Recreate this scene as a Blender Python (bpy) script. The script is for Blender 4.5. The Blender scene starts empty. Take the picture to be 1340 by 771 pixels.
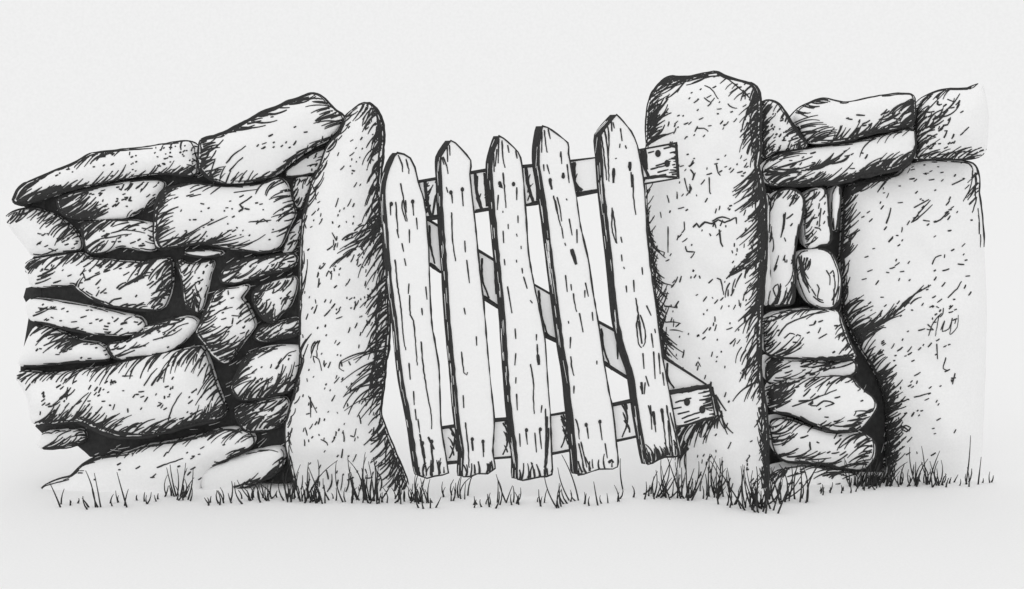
import bpy, bmesh, math, random
import numpy as np
from mathutils.geometry import delaunay_2d_cdt
from mathutils import Vector, noise
from mathutils.bvhtree import BVHTree
random.seed(11)
R = random.random
def U(a, b): return a + (b - a) * R()
S = bpy.context.scene
C = S.collection

# ------------------------------------------------------------------ camera
DC, HC, PY0, F = 5.5, 1.2, 249.0, 1815.0
cam = bpy.data.cameras.new('camera'); co = bpy.data.objects.new('camera', cam); C.objects.link(co)
co.location = (0, -DC, HC); co.rotation_euler = (math.pi / 2, 0, 0)
cam.sensor_width = 36; cam.lens = F / 1340 * 36
cam.shift_y = (PY0 - 385.5) / 1340
cam.clip_end = 3000; cam.clip_start = 0.05
S.camera = co
CAM = Vector((0, -DC, HC))
def at(px, py, Y):
    k = (Y + DC) / F
    return Vector(((px - 670) * k, Y, HC - (py - PY0) * k))
def on_ground(px, py):
    k = HC / (py - PY0)
    return Vector(((px - 670) * k, k * F - DC, 0))
M1 = 1 / 330.0                     # metres per photograph pixel at the wall

# ------------------------------------------------------------------ world and light: even overcast daylight
W = bpy.data.worlds.new('World'); S.world = W; W.use_nodes = True
nt = W.node_tree; nt.nodes.clear()
out = nt.nodes.new('ShaderNodeOutputWorld'); bg = nt.nodes.new('ShaderNodeBackground')
SKY = 0.868
bg.inputs['Color'].default_value = (SKY, SKY, SKY, 1); bg.inputs['Strength'].default_value = 1.0
tcw = nt.nodes.new('ShaderNodeTexCoord'); nzw = nt.nodes.new('ShaderNodeTexNoise'); nzw.inputs['Scale'].default_value = 520
nzw.inputs['Detail'].default_value = 3; rpw = nt.nodes.new('ShaderNodeValToRGB')
for e_, v_, p_ in ((0, SKY - .018, .3), (1, SKY + .018, .7)):
    rpw.color_ramp.elements[e_].position = p_; rpw.color_ramp.elements[e_].color = (v_, v_, v_, 1)
nt.links.new(tcw.outputs['Generated'], nzw.inputs['Vector']); nt.links.new(nzw.outputs['Fac'], rpw.inputs['Fac']); nt.links.new(rpw.outputs['Color'], bg.inputs['Color'])
nt.links.new(bg.outputs[0], out.inputs[0])
sl = bpy.data.lights.new('sun', 'SUN'); sl.energy = 0.5; sl.angle = math.radians(110); sl.color = (1, .995, .985)
so = bpy.data.objects.new('sun', sl); C.objects.link(so)
so.rotation_euler = (math.radians(48), 0, math.radians(-22))
S.view_settings.view_transform = 'Standard'; S.view_settings.look = 'None'
S.view_settings.exposure = 0; S.view_settings.gamma = 1

# ------------------------------------------------------------------ materials
def paper_mat(name, base, var, scale):
    m = bpy.data.materials.new(name); m.use_nodes = True
    n = m.node_tree.nodes; l = m.node_tree.links; b = n['Principled BSDF']
    tc = n.new('ShaderNodeTexCoord'); nz = n.new('ShaderNodeTexNoise'); nz.inputs['Scale'].default_value = scale
    nz.inputs['Detail'].default_value = 5; nz.inputs['Roughness'].default_value = .7
    rp = n.new('ShaderNodeValToRGB')
    rp.color_ramp.elements[0].position = .3; rp.color_ramp.elements[1].position = .7
    lo, hi = base - var, base + var
    rp.color_ramp.elements[0].color = (lo, lo, lo, 1); rp.color_ramp.elements[1].color = (hi, hi, hi, 1)
    l.new(tc.outputs['Object'], nz.inputs['Vector']); l.new(nz.outputs['Fac'], rp.inputs['Fac'])
    l.new(rp.outputs['Color'], b.inputs['Base Color'])
    b.inputs['Roughness'].default_value = .95; b.inputs['Specular IOR Level'].default_value = 0.0
    return m
STONE = paper_mat('pale_stone', .885, .03, 110)
WOOD = paper_mat('pale_wood', .90, .025, 110)
GROUND = paper_mat('pale_ground', .894, .03, 110)
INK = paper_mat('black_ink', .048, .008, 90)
FILL = paper_mat('gap_shade_rubble', .05, .012, 40)  # near-black: the shade of the gaps between stones is put into this colour

# ------------------------------------------------------------------ helpers
def cat_rom(P, closed, step=4.0):
    n = len(P); res = []; idx = []
    rng = range(n if closed else n - 1)
    for i in rng:
        if closed: p0, p1, p2, p3 = P[i - 1], P[i], P[(i + 1) % n], P[(i + 2) % n]
        else: p0, p1, p2, p3 = P[max(i - 1, 0)], P[i], P[i + 1], P[min(i + 2, n - 1)]
        L = math.dist(p1, p2); k = max(1, int(round(L / step)))
        for j in range(k):
            t = j / k; q = []
            for a in (0, 1):
                m1 = (p2[a] - p0[a]) * .4; m2 = (p3[a] - p1[a]) * .4
                h = (2*t**3 - 3*t*t + 1)*p1[a] + (t**3 - 2*t*t + t)*m1 + (-2*t**3 + 3*t*t)*p2[a] + (t**3 - t*t)*m2
                q.append(h)
            res.append(tuple(q)); idx.append(i)
    if not closed: res.append(tuple(P[-1])); idx.append(n - 1)
    return res, idx

class MB:
    def __init__(s): s.v = []; s.f = []; s.m = []; s.sm = []
    def face(s, ids, m, smooth=True): s.f.append(ids); s.m.append(m); s.sm.append(smooth)
    def tube(s, pts, rads, m=1, sides=6, closed=False):
        n = len(pts)
        if n < 2: return
        base = len(s.v)
        for i, p in enumerate(pts):
            a = pts[i - 1] if (i > 0 or closed) else pts[i]; b = pts[(i + 1) % n] if (i < n - 1 or closed) else pts[i]
            t = (b - a); t = t.normalized() if t.length > 1e-9 else Vector((1, 0, 0))
            u = t.cross(Vector((0, 1, 0))); u = u.normalized() if u.length > 1e-4 else Vector((1, 0, 0))
            w = t.cross(u).normalized()
            for k in range(sides):
                an = 2 * math.pi * k / sides
                s.v.append(p + (u * math.cos(an) + w * math.sin(an)) * rads[i])
        for i in range(n if closed else n - 1):
            for k in range(sides):
                a = base + i * sides; b = base + ((i + 1) % n) * sides; k2 = (k + 1) % sides
                s.face((a + k, a + k2, b + k2, b + k), m)
        if not closed:
            s.face(tuple(base + k for k in range(sides))[::-1], m); s.face(tuple(base + (n - 1) * sides + k for k in range(sides)), m)
    def ribbon(s, pts, nors, ws, m=1):
        n = len(pts)
        if n < 2: return
        base = len(s.v)
        for i, p in enumerate(pts):
            t = pts[min(i + 1, n - 1)] - pts[max(i - 1, 0)]
            if t.length < 1e-9: t = Vector((1, 0, 0))
            sd = nors[i].cross(t).normalized() * ws[i]
            s.v.append(p + sd); s.v.append(p - sd)
        for i in range(n - 1):
            a = base + 2 * i; s.face((a, a + 1, a + 3, a + 2), m)
    def bvh(s): return BVHTree.FromPolygons([tuple(v) for v in s.v], [f for f in s.f])
    def build(s, name, mats, parent=None, origin=None, smooth=True):
        o0 = origin or Vector((0, 0, 0))
        me = bpy.data.meshes.new(name)
        me.from_pydata([tuple(v - o0) for v in s.v], [], s.f)
        for m in mats: me.materials.append(m)
        me.polygons.foreach_set('material_index', s.m)
        me.polygons.foreach_set('use_smooth', [bool(x) and smooth for x in s.sm])
        me.update()
        o = bpy.data.objects.new(name, me); C.objects.link(o)
        if parent is not None:
            o.parent = parent
            o.location = o0 - parent_world(parent)
        else: o.location = o0
        return o
def parent_world(p):
    v = Vector((0, 0, 0))
    while p is not None: v += Vector(p.location); p = p.parent
    return v

def ink_on(mb, tree, strokes, off=.002, limit=None):
    """lay tapered ink marks on the surface below them"""
    for pts, w, taper in strokes:
        dense = []
        for i in range(len(pts) - 1):
            L = math.dist(pts[i], pts[i + 1]); k = max(1, int(L / 2.2))
            for j in range(k): dense.append((pts[i][0] + (pts[i+1][0] - pts[i][0]) * j / k, pts[i][1] + (pts[i+1][1] - pts[i][1]) * j / k))
        dense.append(pts[-1]); n = len(dense)
        run = []
        def flush():
            if len(run) > 1: mb.ribbon([r[0] for r in run], [r[1] for r in run], [r[2] for r in run])
            run.clear()
        ph = R() * 50
        for i, q in enumerate(dense):
            d = (at(q[0], q[1], 0) - CAM).normalized()
            h = tree.ray_cast(CAM, d)
            if h[0] is None: flush(); continue
            nn = h[1] if h[1].dot(d) < 0 else -h[1]
            nn = (nn * .45 - d * .55).normalized()
            t = i / max(1, n - 1)
            ww = 1.22 * w * (1 - taper * t ** 1.6) * (.85 + .3 * noise.noise((ph + i * .3, 3, 1))) * (.75 if i == 0 else 1)
            p = h[0] + nn * off
            if run and (p - run[-1][0]).length > .16: flush()
            run.append((p, nn, max(.25, ww) * .5 * M1))
        flush()

class Marks:
    """pen marks collected for one thing, in photograph pixels"""
    def __init__(s): s.l = []
    def line(s, pts, w=2.2, taper=.35):
        q, _ = cat_rom(pts, False, 4) if len(pts) > 2 else (pts, 0)
        s.l.append(([(a + U(-.35, .35), b + U(-.35, .35)) for a, b in q], w, taper))
    def stroke(s, x, y, ang, L, w=2.3, bend=.18, taper=.5):
        a = math.radians(ang); dx, dy = math.cos(a), -math.sin(a); b = U(.1, 1) * bend * L
        nx, ny = -dy, dx; pts = []
        k = max(2, int(L / 4))
        for i in range(k + 1):
            t = i / k; c = 4 * t * (1 - t) * b * .5
            pts.append((x + dx * L * t + nx * c, y + dy * L * t + ny * c))
        s.l.append((pts, w * U(.8, 1.2), taper))
    def hatch(s, base, ang, L, n, w=2.3, bend=.18, jit=2.5, da=11):
        P, _ = cat_rom(base, False, 2) if len(base) > 2 else ([(base[0][0] + (base[1][0] - base[0][0]) * i / 30, base[0][1] + (base[1][1] - base[0][1]) * i / 30) for i in range(31)], 0)
        n = max(3, int(n * .56)); bend = bend * random.choice((-1.2, 1.2, 1.8)); da *= .75
        for i in range(n):
            q = P[min(len(P) - 1, int((i + R()) / n * len(P)))]
            aa = math.radians(ang)
            s.stroke(q[0] + U(-jit, jit) - 4 * math.cos(aa), q[1] + U(-jit, jit) + 4 * math.sin(aa), ang + random.gauss(0, da), 4 + L * U(.5, 1.45), w * U(.85, 1.15), bend)
    def dots(s, box, n, ang, lo=2.5, hi=9, w=2.2):
        for i in range(int(n * 1.45)):
            s.stroke(U(box[0], box[2]), U(box[1], box[3]), ang + random.gauss(0, 22), lo + (hi - lo) * R() ** 1.8, w, .1, .3)
    def auto(s, poly, ang, L, gap, wb=1, wl=1, wr=1, wt=.8, w=2.2):
        P, _ = cat_rom(poly, True, gap)
        n = len(P); A = sum(P[i][0] * P[(i + 1) % n][1] - P[(i + 1) % n][0] * P[i][1] for i in range(n))
        for i in range(n):
            tx, ty = P[(i + 1) % n][0] - P[i - 1][0], P[(i + 1) % n][1] - P[i - 1][1]
            l = math.hypot(tx, ty) or 1; nx, ny = -ty / l, tx / l          # inward if A>0
            if A < 0: nx, ny = -nx, -ny
            wt_ = (wb if ny < -.5 else wt if ny > .5 else wl if nx > 0 else wr)
            if R() > wt_: continue
            d = math.radians(ang); dx, dy = math.cos(d), -math.sin(d)
            a = ang if dx * nx + dy * ny > 0 else ang + 180
            f = abs(dx * nx + dy * ny)
            s.stroke(P[i][0] + U(-1.5, 1.5), P[i][1] + U(-1.5, 1.5), a + random.gauss(0, 12), L * U(.4, 1.15) * (.6 + .4 * f), w)

# ------------------------------------------------------------------ stones
ITEMS = []
def stone(name, label, cat, group, pts, Y=.15, D=None, back=.24, rim=1.5, open_=(), marks=None, thick=None, p=2.7):
    P, idx = cat_rom(pts, True, 4.0)
    P = [(x + .5 * noise.noise((x * .11, y * .11, 7)), y + .5 * noise.noise((x * .11, y * .11, 19))) for x, y in P]
    n = len(P)
    sa = sum(P[i - 1][0] * P[i][1] - P[i][0] * P[i - 1][1] for i in range(n)); gr = 0
    if name == 'wall_stone': gr = 2.6 if abs(sa) < 9000 else 1.8
    elif name == 'boulder' and Y < .3: gr = 1.6
    if gr:
        P0 = P; P = []
        for i in range(n):
            tx, ty = P0[(i + 1) % n][0] - P0[i - 1][0], P0[(i + 1) % n][1] - P0[i - 1][1]; l = math.hypot(tx, ty) or 1
            e = gr * (1 if sa > 0 else -1); P.append((P0[i][0] + ty / l * e, P0[i][1] - tx / l * e))
    mx = sum(q[0] for q in P) / n; my = sum(q[1] for q in P) / n
    sxx = sum((q[0] - mx) ** 2 for q in P); syy = sum((q[1] - my) ** 2 for q in P); sxy = sum((q[0] - mx) * (q[1] - my) for q in P)
    th = .5 * math.atan2(2 * sxy, sxx - syy); ux, uy = math.cos(th), math.sin(th)
    ea = [(q[0] - mx) * ux + (q[1] - my) * uy for q in P]; eb = [-(q[0] - mx) * uy + (q[1] - my) * ux for q in P]
    ca = (max(ea) + min(ea)) / 2; cb = sum(eb) / n
    a, b = (max(ea) - min(ea)) / 2, (max(eb) - min(eb)) / 2
    sp = max(0, a - b) * .92
    if D is None: D = min(.15, max(.03, .75 * b * M1))
    seed = R() * 90
    PA = np.array(P); PB = np.roll(PA, -1, 0); EV = PB - PA; EL = (EV ** 2).sum(1) + 1e-9
    def edge_d(q):
        w = q[None, :] - PA; t = np.clip((w * EV).sum(1) / EL, 0, 1)
        return math.sqrt(((w - EV * t[:, None]) ** 2).sum(1).min())
    def inside(x, y):
        c = ((PA[:, 1] > y) != (PB[:, 1] > y)); dy = np.where(PB[:, 1] == PA[:, 1], 1e-9, PB[:, 1] - PA[:, 1])
        return bool((c & (x < (PB[:, 0] - PA[:, 0]) * (y - PA[:, 1]) / dy + PA[:, 0])).sum() % 2)
    area = .5 * abs((PA[:, 0] * PB[:, 1] - PB[:, 0] * PA[:, 1]).sum())
    sgn = 1 if (PA[:, 0] * PB[:, 1] - PB[:, 0] * PA[:, 1]).sum() > 0 else -1
    pts2 = [Vector(q) for q in P]
    for ins in (.8, 2.2, 4.6):
        for i in range(n):
            tx, ty = PB[i] - PA[i - 1]; l = math.hypot(tx, ty) or 1
            q = np.array((P[i][0] - ty / l * ins * sgn, P[i][1] + tx / l * ins * sgn))
            if inside(*q) and edge_d(q) > ins * .85: pts2.append(Vector(q))
    gs = 5.5 if area < 9000 else 8.0
    x0, y0 = PA.min(0); x1, y1 = PA.max(0); gy_ = y0; k = 0
    while gy_ < y1:
        gx_ = x0 + (k % 2) * gs / 2
        while gx_ < x1:
            q = np.array((gx_ + .01, gy_ + .01))
            if inside(*q) and edge_d(q) > 7: pts2.append(Vector(q))
            gx_ += gs
        gy_ += gs * .87; k += 1
    cd = delaunay_2d_cdt(pts2, [], [list(range(n)) if sgn > 0 else list(range(n))[::-1]], 1, 1e-4)
    V2, F2 = cd[0], cd[2]; nv = len(V2)
    wid = max(6.0, b * .92); tt = []
    for q in V2:
        d = edge_d(np.array(q)); tt.append(min(1, d / wid) if d > .05 else 0)
    nb = [set() for _ in range(nv)]
    for f in F2:
        for i in range(len(f)): nb[f[i]].update((f[i - 1], f[(i + 1) % len(f)]))
    h = [(1 - (1 - t) ** p) ** (1 / p) for t in tt]
    for it in range(4):
        h = [h[i] if tt[i] < 8 / wid else .4 * h[i] + .6 * sum(h[j] for j in nb[i]) / len(nb[i]) for i in range(nv)]
    mb = MB()
    base3 = [at(q[0], q[1], Y) for q in V2]
    for i in range(nv):
        q = base3[i].copy(); z = noise.noise((q.x * 5 + seed, q.z * 5, 1.3)) * .2 + noise.noise((q.x * 14 + seed, q.z * 14, 4)) * .06
        q.y -= D * h[i] * (1 + z * min(1, tt[i] * 1.5)); mb.v.append(q)
    rim_i = [i for i in range(nv) if tt[i] == 0]; bk = {}
    for i in range(nv):
        if tt[i] == 0: bk[i] = i
        else:
            q = base3[i].copy(); q.y += back * h[i]; bk[i] = len(mb.v); mb.v.append(q)
    for f in F2:
        a_, b_v, c_v = (base3[f[k]] for k in range(3))
        ff = tuple(f) if (b_v - a_).cross(c_v - a_).y < 0 else tuple(f)[::-1]
        mb.face(ff, 0); mb.face(tuple(bk[i] for i in ff)[::-1], 0)
    tree = mb.bvh()
    # ink contour, hugging the widest line of the stone
    skip = set()
    for i0, i1 in open_:
        k = i0
        while k != i1 % len(pts): skip.add(k); k = (k + 1) % len(pts)
    runs = []; cur = []
    for i in range(n + 1):
        ii = i % n
        if idx[ii] in skip:
            if cur: runs.append(cur); cur = []
        else: cur.append(ii)
    if cur: runs.append(cur)
    for run in runs:
        c3 = []; rr = []; 
        for j, ii in enumerate(run):
            tx, ty = PB[ii] - PA[ii - 1]; l = math.hypot(tx, ty) or 1; nx_, ny_ = -ty / l * sgn, tx / l * sgn
            q = None
            for st in range(40):                             # where the stone's rounded side turns away
                of = -10 + st * .5
                d = (at(P[ii][0] + nx_ * of, P[ii][1] + ny_ * of, 0) - CAM).normalized(); hit = tree.ray_cast(CAM, d)
                if hit[0] is not None: q = hit[0] - d * .006; break
            if q is None or abs(q.y - Y) > .3: q = at(P[ii][0], P[ii][1], Y - .010)
            c3.append(q)
            e = 1
            if skip: e = min(1, .35 + .2 * min(j, len(run) - 1 - j))
            dark = 1.0
            if thick:
                for (x0, y0, x1, y1, f) in thick:
                    if x0 <= P[ii][0] <= x1 and y0 <= P[ii][1] <= y1: dark = f
            rr.append(1.2 * rim * dark * e * (1 + .45 * noise.noise((P[ii][0] * .07 + seed, P[ii][1] * .07, 2)) + U(-.08, .08)) * M1)
        c3 = [c3[j] if j in (0, len(c3) - 1) else (c3[j - 1] + c3[j] * 2 + c3[j + 1]) / 4 for j in range(len(c3))]
        mb.tube(c3, rr, 1)
    if marks is None: marks = Marks()
    cs = Marks(); i = 0                                    # the pen goes over the contour several times
    while i < n:
        if idx[i] not in skip:
            f = 1.0
            for (x0_, y0_, x1_, y1_, ff) in (thick or []):
                if x0_ <= P[i][0] <= x1_ and y0_ <= P[i][1] <= y1_: f = ff
            for rpt in range(1 if f < 1.3 else 3):
                if R() < .62:
                    k = random.randint(3, 9); o0, o1 = U(.6, 2.0 * f), U(.6, 3.2 * f); seg = []
                    for j in range(k + 1):
                        a1 = (i + j) % n
                        if idx[a1] in skip: break
                        tx, ty = PB[a1] - PA[a1 - 1]; l = math.hypot(tx, ty) or 1; o_ = o0 + (o1 - o0) * j / k
                        seg.append((P[a1][0] - ty / l * o_ * sgn, P[a1][1] + tx / l * o_ * sgn))
                    if len(seg) > 2: cs.l.append((seg, U(1.5, 2.5), .4))
        i += random.randint(1, 4)
    ink_on(mb, tree, cs.l, .0025)
    ink_on(mb, tree, marks.l)
    zs = [v.z for v in mb.v]; xs = [v.x for v in mb.v]
    o = mb.build(name, [STONE, INK], None, Vector(((min(xs) + max(xs)) / 2, Y, min(zs))))
    o['label'] = label; o['category'] = cat
    if group: o['group'] = group
    return o

def rubble(label, pts, Y, fl, ang):
    """core added behind the stones, coloured near-black as the shade in the joints, closed and lumpy"""
    P, _ = cat_rom(pts, True, 9)
    n = len(P); mx = sum(q[0] for q in P) / n; my = sum(q[1] for q in P) / n
    bm = bmesh.new()
    fr = [bm.verts.new(at(x, y, Y)) for x, y in P]
    f = bm.faces.new(fr); bmesh.ops.triangulate(bm, faces=[f])
    bmesh.ops.subdivide_edges(bm, edges=bm.edges[:], cuts=2, use_grid_fill=True)
    r = bmesh.ops.extrude_face_region(bm, geom=bm.faces[:])
    for v in [e for e in r['geom'] if isinstance(e, bmesh.types.BMVert)]: v.co.y += .14
    bmesh.ops.recalc_face_normals(bm, faces=bm.faces[:])
    for v in bm.verts: v.co.y += .008 * noise.noise(v.co * 14)
    mb = MB(); bm.verts.ensure_lookup_table()
    for v in bm.verts: mb.v.append(v.co.copy())
    for f in bm.faces: mb.face(tuple(v.index for v in f.verts), 0, False)
    bm.free(); tree = mb.bvh(); mk = Marks()
    xs = [q[0] for q in P]; ys = [q[1] for q in P]
    for i in range(fl): mk.stroke(U(min(xs), max(xs)), U(min(ys), max(ys)), ang + random.gauss(0, 12), U(5, 16), U(.45, .9), .08, .6)
    ink_on(mb, tree, mk.l, .002)
    o = mb.build('gap_shade_fill', [FILL, STONE])
    o['label'] = label; o['category'] = 'rubble'; return o

# ============ the left wall
LG = 'stones of the dry stone wall left of the gate'
RG = 'stones of the dry stone wall right of the gate'
A = [(20,262),(30,243),(56,230),(98,213),(121,200.5),(158,196),(196,192),(236,185),(251,187),(259,208),(258,226),(250,231),(219,228),(189,230),(145,238),(101,248),(67,258),(30,268)]
m = Marks()
m.hatch([(24,262),(32,246),(58,232)], 40, 20, 16); m.hatch([(24,264),(50,262),(85,254)], 35, 24, 46, 2.6); m.hatch([(40,262),(60,250),(80,248)], 20, 24, 22, 2.8)
m.hatch([(85,252),(120,243),(150,237)], 32, 22, 26); m.hatch([(150,236),(200,230),(252,229)], 32, 17, 40); m.hatch([(205,228),(252,230)], 25, 20, 18, 2.6)
m.hatch([(252,229),(259,210)], 140, 12, 7); m.hatch([(108,212),(122,203),(156,197)], 218, 15, 18); m.hatch([(130,205),(155,198)], 205, 16, 10, 2.8)
m.hatch([(200,192),(245,187)], 250, 8, 8); m.dots((60,192,255,235), 34, 25, 2, 6); m.dots((200,190,255,225), 16, 30, 2, 5)
stone('capstone', 'long tapering flat capstone at the far left end of the wall top', 'stone', LG, A, .13, rim=1.4, marks=m, thick=[(0,240,120,275,1.7)])

F_ = [(264,184),(288,176),(315,164),(345,147),(375,135),(406,123),(419,125),(433,140),(449,152),(449,164),(433,181),(402,198),(375,218),(358,231),(335,238),(304,241),(278,235),(262,221),(262,201)]
m = Marks()
m.hatch([(266,186),(290,178),(318,164)], 205, 10, 10); m.hatch([(300,172),(330,158),(360,142),(400,127)], 12, 24, 36, 2.7); m.hatch([(268,184),(320,163),(350,147)], 20, 18, 16, 2.6)
m.hatch([(264,190),(263,222),(276,235)], 25, 20, 34, 2.5); m.hatch([(264,200),(264,215)], 40, 26, 8, 2.8)
m.hatch([(275,236),(304,241),(325,239)], 55, 18, 26); m.hatch([(330,238),(358,230)], 30, 14, 10)
m.hatch([(372,220),(402,198),(440,176)], 60, 9, 26); m.hatch([(448,164),(446,152),(430,140)], 195, 26, 26, 2.4); m.hatch([(433,141),(412,126)], 170, 22, 10)
m.line([(296,214),(305,203),(322,191)], 2); m.line([(300,224),(310,213),(318,206)], 2); m.dots((330,150,430,215), 12, 30, 3, 8)
stone('capstone', 'big smooth capstone tilted up to the right against the left gatepost', 'stone', LG, F_, .12, rim=2.1, marks=m, thick=[(340,180,445,245,2.4)])

B = [(78,260),(101,252),(148,242),(189,237),(214,240),(207,258),(189,272),(165,284),(128,287),(101,285),(84,279)]
m = Marks(); m.hatch([(72,262),(84,280),(104,286)], 25, 30, 52, 2.6); m.hatch([(82,262),(120,250)], 215, 14, 16, 2.4); m.hatch([(100,284),(128,286)], 40, 22, 18)
m.hatch([(168,284),(190,272),(206,258)], 40, 10, 20); m.hatch([(160,243),(205,238)], 225, 12, 12); m.dots((110,245,200,278), 22, 25, 3, 8)
stone('wall_stone', 'wedge shaped stone directly beneath the long tapering left capstone', 'stone', LG, B, .15, marks=m)

Cc = [(111,294),(142,289),(175,290),(199,295),(203,312),(202,326),(180,325),(158,321),(135,329),(118,329),(113,312)]
m = Marks(); m.hatch([(108,292),(113,312),(119,329)], 35, 22, 30, 2.5); m.hatch([(112,294),(150,290)], 220, 20, 20); m.hatch([(120,329),(138,327)], 45, 16, 8)
m.hatch([(150,292),(198,296)], 200, 18, 12); m.hatch([(201,300),(201,324)], 160, 8, 8); m.line([(145,305),(165,301),(190,305)], 1.8); m.line([(138,312),(158,308),(172,306)], 1.8); m.dots((130,296,198,322), 14, 15, 3, 10)
stone('wall_stone', 'small squarish stone under the wedge stone and left of the large block', 'stone', LG, Cc, .15, marks=m)

Dd = [(12,284),(25,277),(47,275),(74,284),(94,299),(105,316),(103,326),(78,329),(47,333),(40,325),(20,300)]
m = Marks(); m.hatch([(14,282),(40,275),(76,284),(98,302)], 222, 17, 44, 2.5); m.hatch([(60,280),(96,300)], 215, 22, 16, 2.4); m.hatch([(104,312),(96,300)], 200, 10, 6); m.dots((45,305,100,328), 14, 20, 3, 7); m.line([(43,332),(55,333),(76,326)], 2)
stone('wall_stone', 'rounded stone at the left edge with an unfinished end, two courses below the capstone', 'stone', LG, Dd, .16, marks=m, open_=[(7,11)])

E = [(220,248),(250,242),(301,245),(341,242),(365,234),(375,242),(380,262),(386,279),(376,302),(366,322),(345,329),(301,324),(267,317),(234,321),(210,323),(205,309),(207,275),(213,255)]
m = Marks(); m.hatch([(214,252),(207,275),(206,318)], 38, 24, 60, 2.4); m.hatch([(216,246),(250,242),(285,244)], 200, 18, 18); m.hatch([(212,322),(240,320),(275,318)], 28, 26, 40, 2.3); m.hatch([(240,318),(310,322)], 8, 38, 20, 2)
m.hatch([(378,250),(385,280)], 200, 22, 22); m.hatch([(383,284),(372,308)], 205, 20, 8); m.hatch([(345,241),(372,238)], 220, 18, 8)
m.line([(235,312),(250,304),(280,287)], 2); m.line([(236,313),(262,300)], 1.6); m.line([(306,252),(338,248)], 1.6)
m.line([(312,277),(318,273),(314,268),(323,262),(330,257)], 2.6); m.line([(318,270),(316,276)], 2.4); m.line([(336,292),(345,287),(349,290)], 2.2)
m.line([(325,291),(332,290),(341,290),(355,288)], 1.8); m.line([(244,257),(254,254)], 2.2); m.line([(248,258),(263,254)], 1.8); m.line([(271,295),(298,283)], 1.8); m.dots((225,255,370,315), 26, 20, 2, 8)
stone('wall_stone', 'large smooth rectangular block below the tilted capstone', 'stone', LG, E, .14, marks=m, thick=[(205,240,225,330,1.8),(360,280,390,330,1.6)])

G1 = [(375,227),(399,208),(426,196),(419,215),(409,225),(382,230)]
m = Marks(); m.dots((385,205,420,226), 6, 40, 3, 6); m.hatch([(410,224),(424,200)], 200, 7, 8)
stone('wall_stone', 'small pale triangular chip pinned below the tilted capstone beside the gatepost', 'stone', LG, G1, .17, marks=m)
G2 = [(409,235),(402,255),(394,272),(387,268),(384,248),(389,235)]
m = Marks(); m.auto(G2, 60, 13, 2.6, 1, 1, 1, 1)
stone('wall_stone', 'dark hatched sliver between the large block and the left gatepost, upper one', 'stone', LG, G2, .17, marks=m)
G3 = [(387,293),(396,288),(389,316),(378,332),(370,330),(380,310)]
m = Marks(); m.hatch([(386,296),(376,322)], 35, 9, 9); m.hatch([(393,296),(382,326)], 250, 10, 6)
stone('wall_stone', 'narrow slanting sliver low between the large block and the left gatepost', 'stone', LG, G3, .17, marks=m)

Hh = [(36,346),(52,339),(104,332),(119,339),(145,341),(187,344),(221,339),(225,359),(223,380),(215,400),(202,405),(176,403),(145,398),(122,390),(104,377),(97,371),(83,373),(46,374),(40,360)]
m = Marks(); m.hatch([(38,345),(100,333)], 222, 20, 34, 2.4); m.hatch([(100,334),(140,340),(200,343)], 220, 15, 40, 2.4); m.hatch([(222,342),(225,360),(222,382)], 225, 26, 34, 2.4); m.hatch([(190,342),(222,342)], 230, 26, 18)
m.hatch([(145,398),(190,403)], 20, 12, 14); m.hatch([(218,382),(206,404)], 200, 18, 14); m.hatch([(104,377),(98,368)], 60, 12, 6); m.hatch([(155,378),(185,362)], 25, 22, 16, 2.4); m.dots((50,345,215,395), 30, 28, 3, 12)
m.line([(110,368),(120,363),(131,358)], 2.2); m.line([(112,366),(108,356),(113,354)], 1.8); m.hatch([(46,372),(60,352)], 25, 16, 8)
stone('wall_stone', 'long stone with an unfinished left end, in the middle course above the lens shaped stone', 'stone', LG, Hh, .15, marks=m, open_=[(17,19)])

I_ = [(41,393),(78,396),(117,403),(156,411),(182,417),(188,426),(179,434),(156,437),(117,434),(86,428),(62,421),(43,417),(38,405)]
m = Marks(); m.dots((48,398,185,433), 26, 12, 3, 10); m.line([(50,403),(60,404),(75,405)], 1.8); m.hatch([(42,413),(58,403)], 25, 14, 7); m.hatch([(120,433),(170,436)], 20, 9, 8); m.hatch([(158,425),(170,420)], 20, 8, 5)
stone('wall_stone', 'white lens shaped stone with an unfinished left end and few marks', 'stone', LG, I_, .14, marks=m, rim=1.3, open_=[(11,13)])

J_ = [(49,429),(73,433),(104,447),(130,451),(141,461),(143,469),(104,471),(65,475),(29,476),(35,455)]
m = Marks(); m.hatch([(50,428),(76,436),(108,450)], 215, 20, 40, 2.5); m.hatch([(75,440),(110,450)], 200, 24, 16, 2.4); m.dots((40,445,138,470), 14, 20, 3, 7)
stone('wall_stone', 'thin low stone below the lens shaped stone at the left edge', 'stone', LG, J_, .15, marks=m, open_=[(8,10)])

K_ = [(144,452),(169,447),(187,432),(221,421),(246,416),(257,421),(252,432),(234,450),(215,461),(182,465),(158,469),(148,463)]
m = Marks(); m.hatch([(148,456),(180,440),(215,424)], 28, 14, 26); m.hatch([(190,432),(215,426),(240,420)], 200, 22, 14); m.line([(200,445),(225,438),(238,430)], 1.8); m.line([(212,443),(232,428),(247,423)], 1.8); m.line([(185,442),(205,430),(230,422)], 1.8); m.hatch([(150,466),(180,450)], 28, 18, 9, 2.4); m.dots((160,430,245,460), 8, 28, 3, 8)
stone('wall_stone', 'pointed leaf shaped stone resting on the big left boulder', 'stone', LG, K_, .14, marks=m)

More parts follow.
